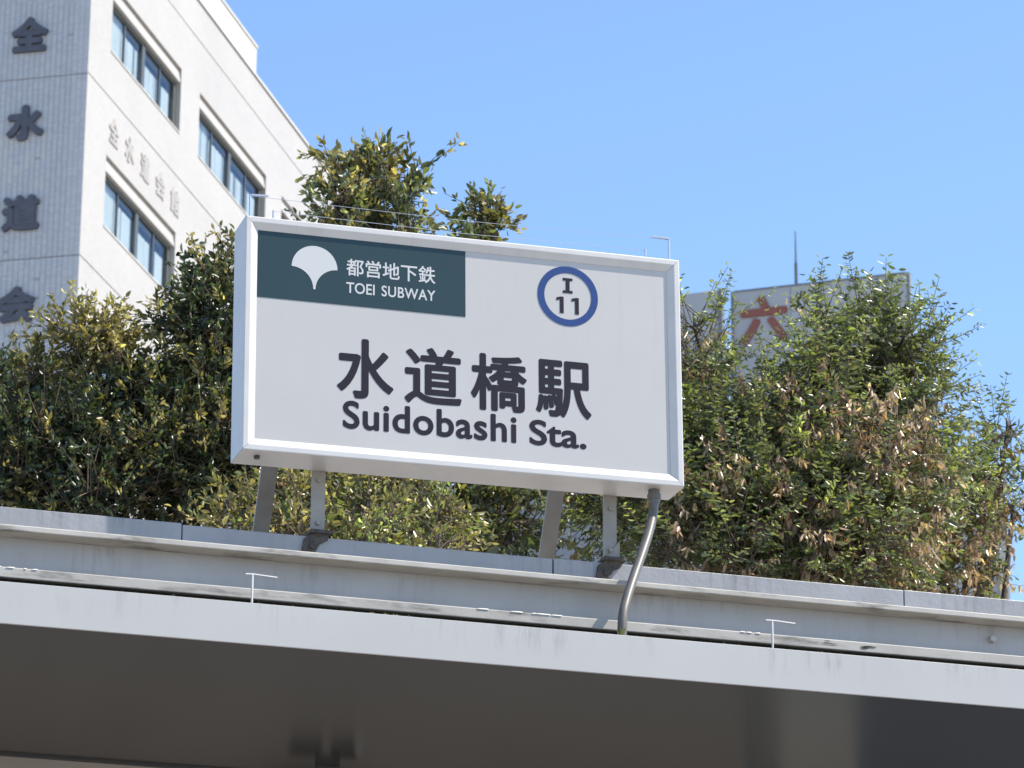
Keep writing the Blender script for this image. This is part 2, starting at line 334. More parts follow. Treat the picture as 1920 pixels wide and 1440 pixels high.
# ------------------------------------------------------------------ lettering from the built-in typeface
def glyphs(name, text, x0, x1, z0, z1, mtl, parent, bold=0.0, ext=0.001, y=0.0, swap=None, keep=False, shear=0.0, res=6, bx=None):
    """text filled into the box x0..x1, z0..z1 on the local x-z plane, front towards -y"""
    c = bpy.data.curves.new(name, 'FONT'); c.body = text; c.offset = 0.0; c.space_character = 1.06 if len(text) > 5 else 1.0; c.extrude = 0.0; c.resolution_u = res
    o = bpy.data.objects.new(name, c); col.objects.link(o)
    bpy.context.view_layer.update()
    dg = bpy.context.evaluated_depsgraph_get()
    me = bpy.data.meshes.new_from_object(o.evaluated_get(dg)); bpy.data.objects.remove(o); bpy.data.curves.remove(c)
    n = len(me.vertices); a = np.empty(n*3, np.float32); me.vertices.foreach_get('co', a); a = a.reshape(-1, 3)
    lo, hi = a.min(0), a.max(0)
    if bx: lo, hi = np.array([bx[0], bx[2], 0]), np.array([bx[1], bx[3], 0])
    X = x0 + (a[:, 0] - lo[0]) / (hi[0] - lo[0]) * (x1 - x0); Z = z0 + (a[:, 1] - lo[1]) / (hi[1] - lo[1]) * (z1 - z0)
    tris = [tuple(p.vertices) for p in me.polygons]; bpy.data.meshes.remove(me)
    sxm = (x1 - x0) / (hi[0] - lo[0]); szm = (z1 - z0) / (hi[1] - lo[1])
    # heavier strokes: the face is laid down several times with tiny shifts, each a hair further out
    sh = [(0.0, 0.0)] + ([(math.cos(k*math.pi/4)*bold, math.sin(k*math.pi/4)*bold) for k in range(8)] if bold else [])
    cx_, cz_ = (x0 + x1)/2, (z0 + z1)/2; ks = 1 - 2*bold/(hi[0] - lo[0]); kz_ = 1 - 2*bold/(hi[1] - lo[1])
    V = []; Fc = []
    for k, (dx, dz) in enumerate(sh):
        c2 = np.stack([cx_ + (X - cx_)*ks + dx*sxm, np.full(n, y - ext - k*ext*0.04), cz_ + (Z - cz_)*kz_ + dz*szm], 1)
        base_i = len(V); V += [tuple(p) for p in c2]; Fc += [tuple(base_i + i for i in t_) for t_ in tris]
        # side walls down to the surface
        ed = {}
        for t_ in tris:
            for i in range(len(t_)):
                e_ = (t_[i], t_[(i+1) % len(t_)]); ed[e_] = ed.get(e_, 0) + 1
        b2 = len(V); V += [(p[0], y, p[2]) for p in c2]
        for (i, j) in ed:
            if (j, i) not in ed: Fc.append((base_i + i, base_i + j, b2 + j, b2 + i))
    if swap is not None: V = [tuple(swap(p)) for p in V]
    me = bpy.data.meshes.new(name); me.from_pydata(V, [], Fc); me.update()
    me.materials.clear(); me.materials.append(mtl)
    ob = bpy.data.objects.new(name, me); col.objects.link(ob); ob.parent = parent
    return ob
M['ldark'] = mat('dark_letter', (0.075, 0.075, 0.095), 0.5, var=0.15, vscale=6)
M['lpale'] = mat('pale_letter', (0.33, 0.305, 0.275), 0.5, var=0.08, vscale=6)
for ch, zc in zip('全水道会', (28.63, 26.95, 25.26, 23.57)):
    glyphs('letter', ch, -1.44, -0.75, zc - 0.335, zc + 0.335, M['ldark'], broot, bold=0.05, ext=0.05, y=-0.012)
for k, ch in enumerate('全水道会館'):
    yc = 1.45 + 0.86*k
    glyphs('letter', ch, yc - 0.25, yc + 0.25, 27.03, 27.53, M['lpale'], broot, bold=0.04, ext=0.012, y=-0.002, swap=lambda p: (-p[1], p[0], p[2]))

# ------------------------------------------------------------------ subway entrance canopy
P0 = Vector((-0.16357, 11.316, 5.59418))
# local axes: x along the canopy, y away from the street, z up; origin under the sign on the ground
E0 = (P0.x, P0.y, 0)
ent = empty('subway_entrance', E0, SIGN_YAW, 'subway entrance canopy with white fascia, steel beam and dark glossy soffit', 'canopy')
XA, XB = -4.2, 5.2
ZF0, ZF1 = 4.484, 4.612
fa = MB()
fa.extr_x([(-0.25, ZF0), (-0.25, ZF1), (-0.242, ZF1), (-0.242, ZF0)], XA, XB)
fa.build('fascia', M['fascia'], ent, bevel=0.0015)
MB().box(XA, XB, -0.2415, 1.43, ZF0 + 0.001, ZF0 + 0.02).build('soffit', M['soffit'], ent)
MB().box(XA, XB, -0.234, -0.06, ZF1 - 0.03, ZF1 - 0.012).build('gutter', M['moss'], ent)
# lower ledge of the beam and beam itself (an H section lying along the roof edge)
b = MB(); b.box(XA, XB, 0.055, 0.067, 4.717, 4.8385); b.build('beam_web', M['steel'], ent)
MB().box(XA, XB, -0.02, 0.135, 4.839, 4.858).build('beam_flange', M['ledge'], ent, bevel=0.003)
MB().box(XA, XB, -0.045, 0.135, 4.683, 4.7165).build('beam_flange', M['ledge'], ent, bevel=0.003)
MB().box(XA, XB, -0.025, 0.13, 4.60, 4.6825).build('beam_seat', M['moss'], ent)
# coping sheets behind the beam, each sheet its own piece
sx = XA; k = 0
while sx < XB:
    L_ = 1.22 if k else 0.9
    e = min(sx + L_, XB)
    o = MB().box(sx + 0.002, e - 0.002, 0.15 + 0.0015*(k % 2), 0.19, 4.74, 4.960 + 0.002*(k % 3)).build('coping_sheet', M['coping'], ent, bevel=0.002)
    sx = e; k += 1
MB().box(XA, XB, 0.136, 3.2, 4.70, 4.738).build('roof_deck', M['roofdeck'], ent)
MB().box(XA, XB, 3.2, 3.3, ZF0, 4.975).build('coping_back', M['coping'], ent)
# walls under the canopy
MB().box(XA, 1.50, 1.43, 1.6, 0, 4.70).build('wall', M['wall_b'], ent)
MB().box(1.62, 1.92, 1.40, 1.7, 0, 4.487).build('pillar', M['pillar'], ent, bevel=0.01)
MB().box(1.5, XB, 2.6, 2.7, 0, 4.70).build('wall', M['wall_d'], ent)
MB().box(XA, XA + 0.3, 1.6, 3.2, 0, 4.70).build('wall', M['wall_b'], ent)
MB().box(XB - 0.3, XB, 1.43, 3.2, 0, 4.70).build('wall', M['wall_b'], ent)
# seam strip where soffit meets wall
MB().box(XA, 1.5, 1.40, 1.4295, ZF0 - 0.006, ZF0 + 0.003).build('seam', M['dark'], ent)
# grime, moss and small weeds in the gutter gap
def lump_strip(x0, x1, n, zlo, zhi, r0, r1, y0, y1, name, mt):
    b = MB()
    for _ in range(n):
        x = rnd.uniform(x0, x1); y = rnd.uniform(y0, y1); z = rnd.uniform(zlo, zhi); r = rnd.uniform(r0, r1)
        vs_ = []
        for a in range(5):
            th = 2*math.pi*a/5 + rnd.random(); vs_.append((x + r*math.cos(th)*rnd.uniform(.7, 1.5), y + r*math.sin(th)*rnd.uniform(.6, 1.2), z - r*0.6))
        t_ = (x + rnd.uniform(-.4, .4)*r, y, z + r*rnd.uniform(.4, 1.0))
        n0 = len(b.v); b.v += vs_ + [t_]
        for a in range(5): b.f.append((n0 + a, n0 + (a+1) % 5, n0 + 5))
    o = b.build(name, mt, ent); tag(o, kind='stuff'); return o
lump_strip(-1.6, 2.0, 900, ZF1 - 0.012, ZF1 + 0.006, 0.004, 0.014, -0.23, -0.08, 'grime', M['moss'])
mossx = MB()
g1 = lump_strip(-0.42, -0.20, 70, ZF1 - 0.006, ZF1 + 0.010, 0.003, 0.008, -0.232, -0.20, 'moss', M['mossgreen'])
g2 = lump_strip(0.44, 0.56, 30, ZF1 - 0.006, ZF1 + 0.008, 0.003, 0.007, -0.232, -0.20, 'moss', M['mossgreen'])
g3 = lump_strip(-1.3, 1.8, 40, ZF1 - 0.006, ZF1 + 0.004, 0.002, 0.005, -0.232, -0.20, 'moss', M['mossgreen'])
b = MB()
for x0_, x1_, n_ in ((1.20, 1.24, 2), (1.33, 1.37, 2)):
    for _ in range(n_):
        x = rnd.uniform(x0_, x1_); z = 4.7100 + rnd.uniform(-0.022, 0.0); l_ = rnd.uniform(0.02, 0.07); h_ = rnd.uniform(0.0012, 0.0035)
        y = -0.0456
        b.poly([(x - l_*0.5, y - 0.0004, z), (x - l_*0.2, y - 0.001, z - h_), (x + l_*0.35, y - 0.001, z - h_*0.7), (x + l_*0.5, y - 0.0004, z + h_*0.3), (x, y - 0.0008, z + h_*0.8)])
o = b.build('flaked_grime', M['moss'], ent); tag(o, kind='stuff')
b = MB()
for x0_, x1_, n_ in ((0.16, 0.34, 12), (0.05, 0.12, 4), (-1.5, -1.35, 5), (0.86, 1.0, 4)):
    for _ in range(n_):
        x = rnd.uniform(x0_, x1_); l_ = rnd.uniform(0.006, 0.03); y = -0.047
        b.poly([(x - l_*0.5, y, 4.714), (x + l_*0.4, y, 4.7135), (x + l_*0.5, y + 0.008, 4.7195), (x - l_*0.3, y + 0.010, 4.719)])
o = b.build('paint_flake', M['white_rod'], ent); tag(o, kind='stuff')
# leaf litter lying in the gutter
b = MB()
for _ in range(150):
    x = rnd.uniform(-1.6, 2.0); y = rnd.uniform(-0.232, -0.06); z = ZF1 - 0.008 + rnd.uniform(0, 0.012); a = rnd.uniform(0, 6.28); l_ = rnd.uniform(0.012, 0.03)
    dx, dy = math.cos(a)*l_, math.sin(a)*l_*0.6; ex, ey = -dy*0.35, dx*0.35
    b.poly([(x - dx/2, y - dy/2, z), (x + ex/2, y + ey/2, z + 0.004), (x + dx/2, y + dy/2, z + rnd.uniform(0, 0.010)), (x - ex/2, y - ey/2, z + 0.001)])
o = b.build('leaf_litter', M['litter'], ent); tag(o, kind='stuff')
wd = MB()
for k in range(9):
    a = rnd.uniform(-.8, .8); wd.bar((0.462, -0.22, ZF1 - 0.01), (0.462 + 0.02*a, -0.222, ZF1 + 0.02 + 0.012*rnd.random()), 0.004, 0.002)
wd.build('weed', M['mossgreen'], ent)
# thin white wire holders standing in the gutter
for x in (-0.688, 1.014):
    r = MB(); r.tube([(x, -0.10, 4.60), (x, -0.10, 4.745)], 0.0036, 8)
    r.tube([(x - 0.022, -0.10, 4.744), (x + 0.004, -0.10, 4.745), (x + 0.078, -0.10, 4.741)], 0.0028, 8)
    h = r.build('wire_holder', M['white_rod'], ent)
# bolt on the beam web near the far right
MB().tube([(1.845, 0.054, 4.79), (1.845, 0.035, 4.79)], 0.011, 6).build('bolt', M['ledge'], ent)

# lamp fixed under the soffit (seen only mirrored in it)
lamp = empty('wall_lamp', ent.matrix_basis @ Vector((-0.10, 1.27, 4.435)), SIGN_YAW, 'small grey spotlight mounted under the dark glossy soffit', 'lamp')
MB().box(-0.12, -0.02, -0.05, 0.05, -0.05, 0.0).build('housing', M['dark'], lamp, bevel=0.008)
MB().tube([(0.03, 0, -0.02), (0.10, -0.05, -0.02)], [0.03, 0.042], 12).build('head', M['dark'], lamp)
MB().tube([(0.101, -0.051, -0.02), (0.104, -0.053, -0.02)], 0.036, 12).build('lens', M['white_print'], lamp)
MB().box(-0.03, 0.05, -0.012, 0.012, 0.001, 0.054).build('bracket', M['dark'], lamp)

# ------------------------------------------------------------------ the station sign
sg = empty('station_sign', (P0.x, P0.y, 4.974), SIGN_YAW, 'white framed box sign with black kanji and green subway panel on steel legs', 'sign')
body = empty('sign_box', (0, 0, P0.z - 4.974)); body.parent = sg; body.rotation_euler = (0, R_(-0.75), 0)
SX0, SX1, SZ0, SZ1 = -0.716, 0.752, -0.408, 0.376     # outer frame
DEP = 0.155; FW = 0.042; REC = 0.013
# housing: four separate sides with mitred joints, back sheet
cx = [(SX0, SZ0), (SX1, SZ0), (SX1, SZ1), (SX0, SZ1)]
ins = lambda d: [(SX0 + d, SZ0 + d), (SX1 - d, SZ0 + d), (SX1 - d, SZ1 - d), (SX0 + d, SZ1 - d)]
prof = [(0.0, DEP), (0.0, 0.004), (0.0012, 0.0012), (0.004, 0.0), (0.018, 0.0), (0.020, 0.0005), (FW - 0.003, REC - 0.003), (FW, REC - 0.0015), (FW, REC + 0.02), (0.012, REC + 0.022), (0.012, DEP)]   # (inset, y)
for s in range(4):
    b = MB(); g_ = 0.0006
    A = [ins(d)[s] for d, y in prof]; B = [ins(d)[(s+1) % 4] for d, y in prof]
    dv = (Vector((B[0][0], 0, B[0][1])) - Vector((A[0][0], 0, A[0][1]))).normalized() * g_
    n = len(prof)
    b.v += [(A[i][0] + dv.x, prof[i][1], A[i][1] + dv.z) for i in range(n)] + [(B[i][0] - dv.x, prof[i][1], B[i][1] - dv.z) for i in range(n)]
    for i in range(n):
        j = (i + 1) % n; b.f.append((i, j, n + j, n + i))
    b.f.append(tuple(range(n))[::-1]); b.f.append(tuple(range(n, 2*n)))
    b.build('frame_bar', M['alu'], body)
MB().box(SX0 + 0.013, SX1 - 0.013, DEP - 0.012, DEP - 0.002, SZ0 + 0.013, SZ1 - 0.013).build('back_sheet', M['alu'], body)
MB().box(SX0 + FW - 0.006, SX1 - FW + 0.006, REC, REC + 0.006, SZ0 + FW - 0.006, SZ1 - FW + 0.006).build('sign_face', M['acrylic'], body)
YF = REC - 0.0004
def flat(name, pts, mt, y=YF, th=0.0008):
    b = MB(); n = len(pts)
    b.v += [(x, y, z) for x, z in pts] + [(x, y - th, z) for x, z in pts]
    b.f += [tuple(range(n)), tuple(range(n, 2*n))[::-1]] + [(i, (i+1) % n, n + (i+1) % n, n + i) for i in range(n)]
    return b.build(name, mt, body)
GX0, GX1, GZ0, GZ1 = SX0 + FW + 0.001, 0.018, 0.1075, SZ1 - FW - 0.001
flat('green_panel', [(GX0, GZ0), (GX1, GZ0), (GX1, GZ1), (GX0, GZ1)], M['green'])
# ginkgo-leaf emblem: half disc on top, two concave quarter arcs down to the tip
def onface(px, py):
    nrm = Vector((math.sin(SIGN_YAW), -math.cos(SIGN_YAW), 0)); d = Vector((math.cos(SIGN_YAW), math.sin(SIGN_YAW), 0))
    r = ray(px, py); t = ((P0 - CAM).dot(nrm)) / r.dot(nrm); p = CAM + r*t - P0
    x, z = p.dot(d), p.z; a = R_(0.75); return x*math.cos(a) + z*math.sin(a), -x*math.sin(a) + z*math.cos(a)
gx, gz = onface(591.5, 500.5); GR = 0.0755
pts = [(gx + GR*math.cos(t), gz + GR*math.sin(t)) for t in np.linspace(0, math.pi, 40)]
tipw = 0.0035; q = GR - tipw
pts += [(gx - GR + q*math.sin(t), gz - q + q*math.cos(t) - 0.0) for t in np.linspace(0.05, math.pi/2, 24)]
pts += [(gx + GR - q*math.sin(t), gz - q + q*math.cos(t)) for t in np.linspace(math.pi/2, 0.05, 24)]
# build as a triangle fan about the leaf's centre line so the concave outline stays clean
def emblem():
    b = bmesh.new(); vs_ = [b.verts.new((x, YF - 0.0009, z)) for x, z in pts]; b.faces.new(vs_)
    bmesh.ops.triangulate(b, faces=b.faces[:]); r = bmesh.ops.extrude_face_region(b, geom=b.faces[:])
    for v in r['geom']:
        if isinstance(v, bmesh.types.BMVert): v.co.y -= 0.0006
    bmesh.ops.recalc_face_normals(b, faces=b.faces[:])
    me = bpy.data.meshes.new('leaf_emblem'); b.to_mesh(me); b.free(); me.materials.append(M['white_print'])
    o = bpy.data.objects.new('leaf_emblem', me); col.objects.link(o); o.parent = body
emblem()
YP = YF - 0.001
def put(text, a, b_, mt, bold, y=YF):
    x0, z0 = a; x1, z1 = b_
    return glyphs('lettering', text, x0, x1, z0, z1, mt, body, bold=bold, ext=0.0004, y=y)
kx = [(-0.4085, -0.2215), (-0.186, 0.005), (0.035, 0.2245), (0.2535, 0.443)]
kz = [(-0.203, -0.001), (-0.2015, -0.009), (-0.2035, -0.010), (-0.2055, -0.011)]
for ch, (a, b_), (c_, d_) in zip('水道橋駅', kx, kz): put(ch, (a, c_), (b_, d_), M['ink'], 0.022)
put('Suidobashi', (-0.388, -0.3065), (0.188, -0.212), M['ink'], 0.022)
put('Sta.', (0.231, -0.3065), (0.424, -0.2195), M['ink'], 0.022)
x0, z0 = onface(651, 513); x1, z1 = onface(818, 492)
put('都営地下鉄', (x0, 0.2095), (x1, 0.2680), M['white_print'], 0.013, YP)
xw = x1 - x0
put('TOEI', (x0, 0.1500), (x0 + xw*0.318, 0.1870), M['white_print'], 0.013, YP)
put('SUBWAY', (x0 + xw*0.395, 0.1500), (x1, 0.1870), M['white_print'], 0.013, YP)
# station number ring
rx, rz = 0.3665, 0.2135; RO, RI = 0.1035, 0.0805
b = MB(); N = 64
for r_, y_ in ((RO, YF), (RO, YF - 0.0008), (RI, YF - 0.0008), (RI, YF)):
    b.v += [(rx + r_*math.cos(2*math.pi*i/N), y_, rz + r_*math.sin(2*math.pi*i/N)) for i in range(N)]
for k in range(4):
    for i in range(N): b.f.append((k*N + i, k*N + (i+1) % N, ((k+1) % 4)*N + (i+1) % N, ((k+1) % 4)*N + i))
b.build('number_ring', M['blue'], body)
def boxes(lst): 
    b = MB()
    for x0, x1, z0, z1 in lst: b.box(x0, x1, YF - 0.0008, YF, z0, z1)
    return b.build('lettering', M['ink'], body)
boxes([(rx - 0.0065, rx + 0.0065, rz + 0.011 + 0.009, rz + 0.063 - 0.009)])
boxes([(rx - 0.0165, rx + 0.0165, rz + 0.011, rz + 0.0199)]); boxes([(rx - 0.0165, rx + 0.0165, rz + 0.0541, rz + 0.063)])
for dx in (-0.021, 0.031):
    flat('lettering', [(rx + dx - 0.0065, rz - 0.060), (rx + dx + 0.0065, rz - 0.060), (rx + dx + 0.0065, rz - 0.003), (rx + dx - 0.004, rz - 0.003), (rx + dx - 0.018, rz - 0.007), (rx + dx - 0.018, rz - 0.0165), (rx + dx - 0.0065, rz - 0.014)], M['ink'])
# small fixings on the underside
MB().tube([(-0.655, 0.055, SZ0 + 0.004), (-0.655, 0.055, SZ0 - 0.010)], 0.0095, 10).build('bolt', M['dark'], body)
# legs: vertical flats at the back edge of the box, braces leaning back
zb = 4.974 + 0.013
for x in (-0.422, 0.556):
    L1 = MB().box(x - 0.022, x + 0.022, 0.156, 0.166, 4.90 - zb, 5.60 - zb); L1.box(x + 0.016, x + 0.022, 0.1665, 0.20, 4.90 - zb, 5.60 - zb)
    L1.build('leg', M['leg'], sg)
    MB().bar((x - 0.094, 0.20, 5.75 - zb), (x - 0.094, 0.72, 4.76 - zb), 0.054, 0.012).build('brace', M['leg'], sg)
    # grimy foot plate hooked over the coping
    ft = MB(); fp = [(x - 0.058, 4.892), (x - 0.020, 4.898), (x + 0.004, 4.948), (x + 0.030, 4.962), (x + 0.034, 4.985), (x - 0.012, 4.988), (x - 0.046, 4.962)]; k = len(fp)
    ft.v += [(a_, 0.139, c_ - zb) for a_, c_ in fp] + [(a_, 0.1488, c_ - zb) for a_, c_ in fp]
    ft.f += [tuple(range(k)), tuple(range(k, 2*k))[::-1]] + [(i, (i+1) % k, k + (i+1) % k, k + i) for i in range(k)]
    ft.box(x - 0.03, x + 0.045, 0.1255, 0.24, 4.980 - zb, 4.991 - zb)
    ft.build('foot_plate', M['rust'], sg)
    gu = MB(); gp = [(x - 0.018, 4.991 - zb), (x + 0.030, 4.991 - zb), (x + 0.030, 5.052 - zb)]  # triangular plate added in the shape of a sunlit patch on the leg
    gu.v += [(a, 0.150, c_) for a, c_ in gp] + [(a, 0.1545, c_) for a, c_ in gp]; gu.f += [(0,1,2),(5,4,3),(0,3,4,1),(1,4,5,2),(2,5,3,0)]
    if x > 0: gu.build('sun_patch_plate', M['leg'], sg)
    for bz in (5.16, 5.02): MB().tube([(x, 0.1555, bz - zb), (x, 0.147, bz - zb)], 0.008, 6).build('bolt', M['leg'], sg)
    MB().tube([(x - 0.022, 0.139, 4.935 - zb), (x - 0.022, 0.130, 4.935 - zb)], 0.008, 6).build('bolt', M['rust'], sg)

# flexible conduit from the sign's underside into the gutter
cdt = empty('power_conduit', ent.matrix_basis @ Vector((0.49, -0.13, 4.60)), SIGN_YAW, 'grey flexible power conduit curving from the sign down behind the fascia', 'conduit')
def lc(px, py, y):        # pixel on the plane at local depth y behind the sign front, in the conduit's own axes
    nrm = Vector((math.sin(SIGN_YAW), -math.cos(SIGN_YAW), 0)); d = Vector((math.cos(SIGN_YAW), math.sin(SIGN_YAW), 0))
    r = ray(px, py); t = ((P0 - CAM).dot(nrm) - y) / r.dot(nrm); p = CAM + r*t - P0
    return Vector((p.dot(d) - 0.49, y + 0.13, p.z + P0.z - 4.60))
cpts = [lc(1227, 938, 0.06), lc(1224, 965, 0.05), lc(1216, 1000, 0.02), lc(1203, 1040, -0.02), lc(1189, 1080, -0.06), lc(1176, 1120, -0.10), lc(1168, 1155, -0.125), lc(1166, 1200, -0.13)]
def catmull(P, n=6):
    out = []; Q = [P[0]*2 - P[1]] + P + [P[-1]*2 - P[-2]]
    for i in range(1, len(Q) - 2):
        for k in range(n):
            t = k/n; a, b, c, d = Q[i-1], Q[i], Q[i+1], Q[i+2]
            out.append(0.5*((2*b) + (c - a)*t + (2*a - 5*b + 4*c - d)*t*t + (3*b - a - 3*c + d)*t**3))
    out.append(P[-1]); return out
cc = catmull(cpts, 10); rr = [0.0148 + (0.0007 if i % 2 else 0) for i in range(len(cc))]
MB().tube(cc, rr, 14).build('tube', M['conduit'], cdt, smooth=True)
g0, g1 = lc(1226, 917, 0.06), lc(1227, 944, 0.06)
MB().tube([g0, g0.lerp(g1, .35), g0.lerp(g1, .36), g0.lerp(g1, .72), g0.lerp(g1, .73), g1], [0.019, 0.019, 0.0225, 0.0225, 0.019, 0.0185], 10).build('gland', M['conduit'], cdt)

# bird wires over the top of the sign
for nm, y_, xl, xr, hl, hr, lab in (('bird_wire', 0.035, -0.700, 0.724, 0.085, 0.085, 'thin bird wire along the front top edge of the sign'), ('bird_wire', 0.13, -0.60, 0.675, 0.078, 0.078, 'thin bird wire along the rear top edge of the sign')):
    wr = empty(nm, ent.matrix_basis @ Vector((0, y_, P0.z + SZ1)), SIGN_YAW, lab, 'wire', 'bird wires on the sign')
    wr.rotation_euler = (0, R_(-0.75), SIGN_YAW)
    for x, h in ((xl, hl), (xr, hr)):
        MB().tube([(x, 0, 0.0), (x, 0, h)], 0.0034, 8).build('post', M['wire'], wr)
        if y_ < 0.1:
            s = -1 if x > 0 else 1
            MB().tube([(x + 0.004, 0, h), (x + s*0.06, 0, h + 0.002)], 0.0036, 6).build('arm', M['wire'], wr)
    MB().tube([(xl, 0, hl - 0.004), ((xl + xr)/2, 0, (hl + hr)/2 - 0.012), (xr, 0, hr - 0.004)], 0.0008, 5).build('wire', M['wire'], wr)

# ------------------------------------------------------------------ rooftop billboard building behind the right-hand trees
M['board'] = mat('billboard_sheet', (0.38, 0.38, 0.39), 0.6, var=0.06, vscale=0.8, dirt=((0.33, 0.33, 0.34), 0.4, 0.9, 0.5, 0.8, (1, 1, 0.3)))
M['bpost'] = mat('board_post', (0.16, 0.17, 0.19), 0.6)
M['orange'] = mat('orange_letter', (0.25, 0.075, 0.05), 0.5)
M['greywall'] = mat('grey_render', (0.36, 0.36, 0.37), 0.8, var=0.06, vscale=0.5)
A, B_ = at(1373, 549, 90), at(1700, 527, 90)
# the board turns slightly: its right end is nearer, so the level top edge rises to the right in view
bb = empty('rooftop_billboard', (A.x, A.y, 31.0), R_(-19), 'grey rooftop billboard with a large orange character behind the trees', 'billboard')
BT = A.z - 31.0
MB().box(0, 4.62, 0, 0.15, 0.0, BT).build('board', M['board'], bb)
for x in (0.0, 4.62): MB().box(x - 0.035, x + 0.035, -0.03, 0.18, 0, BT + 0.02).build('post', M['bpost'], bb)
MB().box(0.051, 4.569, -0.03, 0.18, BT + 0.001, BT + 0.04).build('rail', M['bpost'], bb)
for sxx in (1.54, 3.08): MB().box(sxx - 0.008, sxx + 0.008, -0.006, -0.001, 0.02, BT - 0.02).build('board_seam', M['bpost'], bb)
glyphs('lettering', '六', 0.20, 1.46, BT - 1.48, BT - 0.18, M['orange'], bb, bold=0.036, ext=0.04, y=-0.003)
sb = empty('rooftop_board', at(1280, 552, 90).to_tuple()[:2] + (31.0,), R_(-19), 'smaller grey rooftop board right beside the white sign edge', 'billboard')
MB().box(-1.2, 1.0, 0, 0.15, 0, BT - 0.05).build('board', M['board'], sb)
MB().box(0.95, 1.05, -0.04, 0.19, 0, BT - 0.02).build('post', M['bpost'], sb)
gb = empty('grey_block', (5.0, 89.0, 0), R_(-19), 'grey flat-roofed building carrying the rooftop billboards', 'building')
MB().box(-6, 4.8, 0.6, 12, 0, 30.6).build('wall', M['greywall'], gb)
MB().box(-6.1, 4.9, 0.5, 12.1, 30.601, 31.0).build('roof', M['greywall'], gb)
mp = at(1493, 530, 92)
mast = empty('roof_mast', (mp.x, mp.y, 31.0), 0, 'thin lightning mast rising above the orange lettered billboard', 'mast')
MB().tube([(0, 0, 0), (0, 0, mp.z - 31.0 + 0.55)], 0.045, 8).build('pole', M['bframe'], mast)
MB().tube([(0, 0, mp.z - 31.0 + 0.55), (0, 0, mp.z - 31.0 + 1.45)], [0.028, 0.014], 8).build('rod', M['bframe'], mast)
# low building at the far right edge, its narrow sunny side painted as a pale strip
c0 = at(1876, 985, 70)
lb = empty('side_building', (c0.x, c0.y, 0), R_(-8), 'small grey building with its narrow sunlit side painted as a pale strip at right edge', 'building')
MB().box(-5, 0, 0, 6, 0, c0.z).build('wall', M['greywall'], lb)
MB().box(-0.05, 0.13, -0.10, -0.001, 0, c0.z + 0.05).build('sunlit_strip', M['conc'], lb)
MB().box(-5.05, 0.05, -0.05, 6.05, c0.z + 0.001, c0.z + 0.12).build('roof', M['greywall'], lb)

# ------------------------------------------------------------------ trees
leaf_mat = attr_mat('leaf', 0.30, transl=0.45, spec=0.6)
def nrmz(a): return a / np.maximum(np.linalg.norm(a, axis=-1, keepdims=True), 1e-9)
def leaf_mesh(name, B, D, S, Lh, Wd, C, parent, curl):
    """B base, D direction, S side (unit), folded six-point leaves"""
    n = len(B); Nn = np.cross(D, S); Lh = Lh[:, None]; Wd = Wd[:, None]; cu = curl[:, None]
    b = B; t = B + D*Lh - Nn*Lh*cu*1.0
    m1 = B + D*Lh*0.33; m2 = B + D*Lh*0.70 - Nn*Lh*cu*0.4; up = Nn*Wd*0.16
    V = np.stack([b, m1 - S*Wd*0.48 + up, m2 - S*Wd*0.40 + up, t, m2 + S*Wd*0.40 + up, m1 + S*Wd*0.48 + up], 1).reshape(-1, 3)
    me = bpy.data.meshes.new(name); me.vertices.add(n*6); me.vertices.foreach_set('co', V.astype(np.float32).ravel())
    base = (np.arange(n)*6)[:, None]
    F = np.concatenate([base + np.array([[0, 3, 2, 1]]), base + np.array([[0, 5, 4, 3]])], 1).reshape(-1)
    me.loops.add(n*8); me.loops.foreach_set('vertex_index', F.astype(np.int32))
    me.polygons.add(n*2); me.polygons.foreach_set('loop_start', (np.arange(n*2)*4).astype(np.int32)); me.polygons.foreach_set('loop_total', np.full(n*2, 4, np.int32))
    me.update(calc_edges=True)
    ca = me.color_attributes.new('col', 'FLOAT_COLOR', 'POINT')
    cc_ = np.concatenate([np.repeat(C, 6, axis=0), np.ones((n*6, 1))], 1); ca.data.foreach_set('color', cc_.astype(np.float32).ravel())
    me.materials.append(leaf_mat); o = bpy.data.objects.new(name, me); col.objects.link(o); o.parent = parent; tag(o, kind='stuff'); return o
PX = lambda Y: FPX / (Y*1.065)             # pixels per metre at that distance (only used to size the crowns)
def fbm(P, s):
    x, y, z = P[:, 0]*s, P[:, 1]*s, P[:, 2]*s
    return (np.sin(x*1.7 + 1.3*np.sin(z*1.1 + 2)) * np.sin(y*1.5 + 1.1*np.sin(x*0.9)) + 0.6*np.sin(z*2.9 + 1.7*np.sin(x*2.1)) + 0.4*np.sin(x*4.7 + z*3.9 + y*2.2)) / 2.0
PAL = {
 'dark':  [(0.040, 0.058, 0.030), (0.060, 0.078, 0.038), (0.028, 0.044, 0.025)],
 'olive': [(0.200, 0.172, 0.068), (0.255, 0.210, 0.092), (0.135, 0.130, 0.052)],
 'green': [(0.120, 0.138, 0.066), (0.165, 0.178, 0.092), (0.080, 0.100, 0.050)],
 'lime':  [(0.185, 0.215, 0.074), (0.225, 0.245, 0.095), (0.145, 0.178, 0.062)],
 'brown': [(0.280, 0.190, 0.130), (0.350, 0.260, 0.185), (0.200, 0.128, 0.085)],
}
PALA = {k: np.array(v) for k, v in PAL.items()}
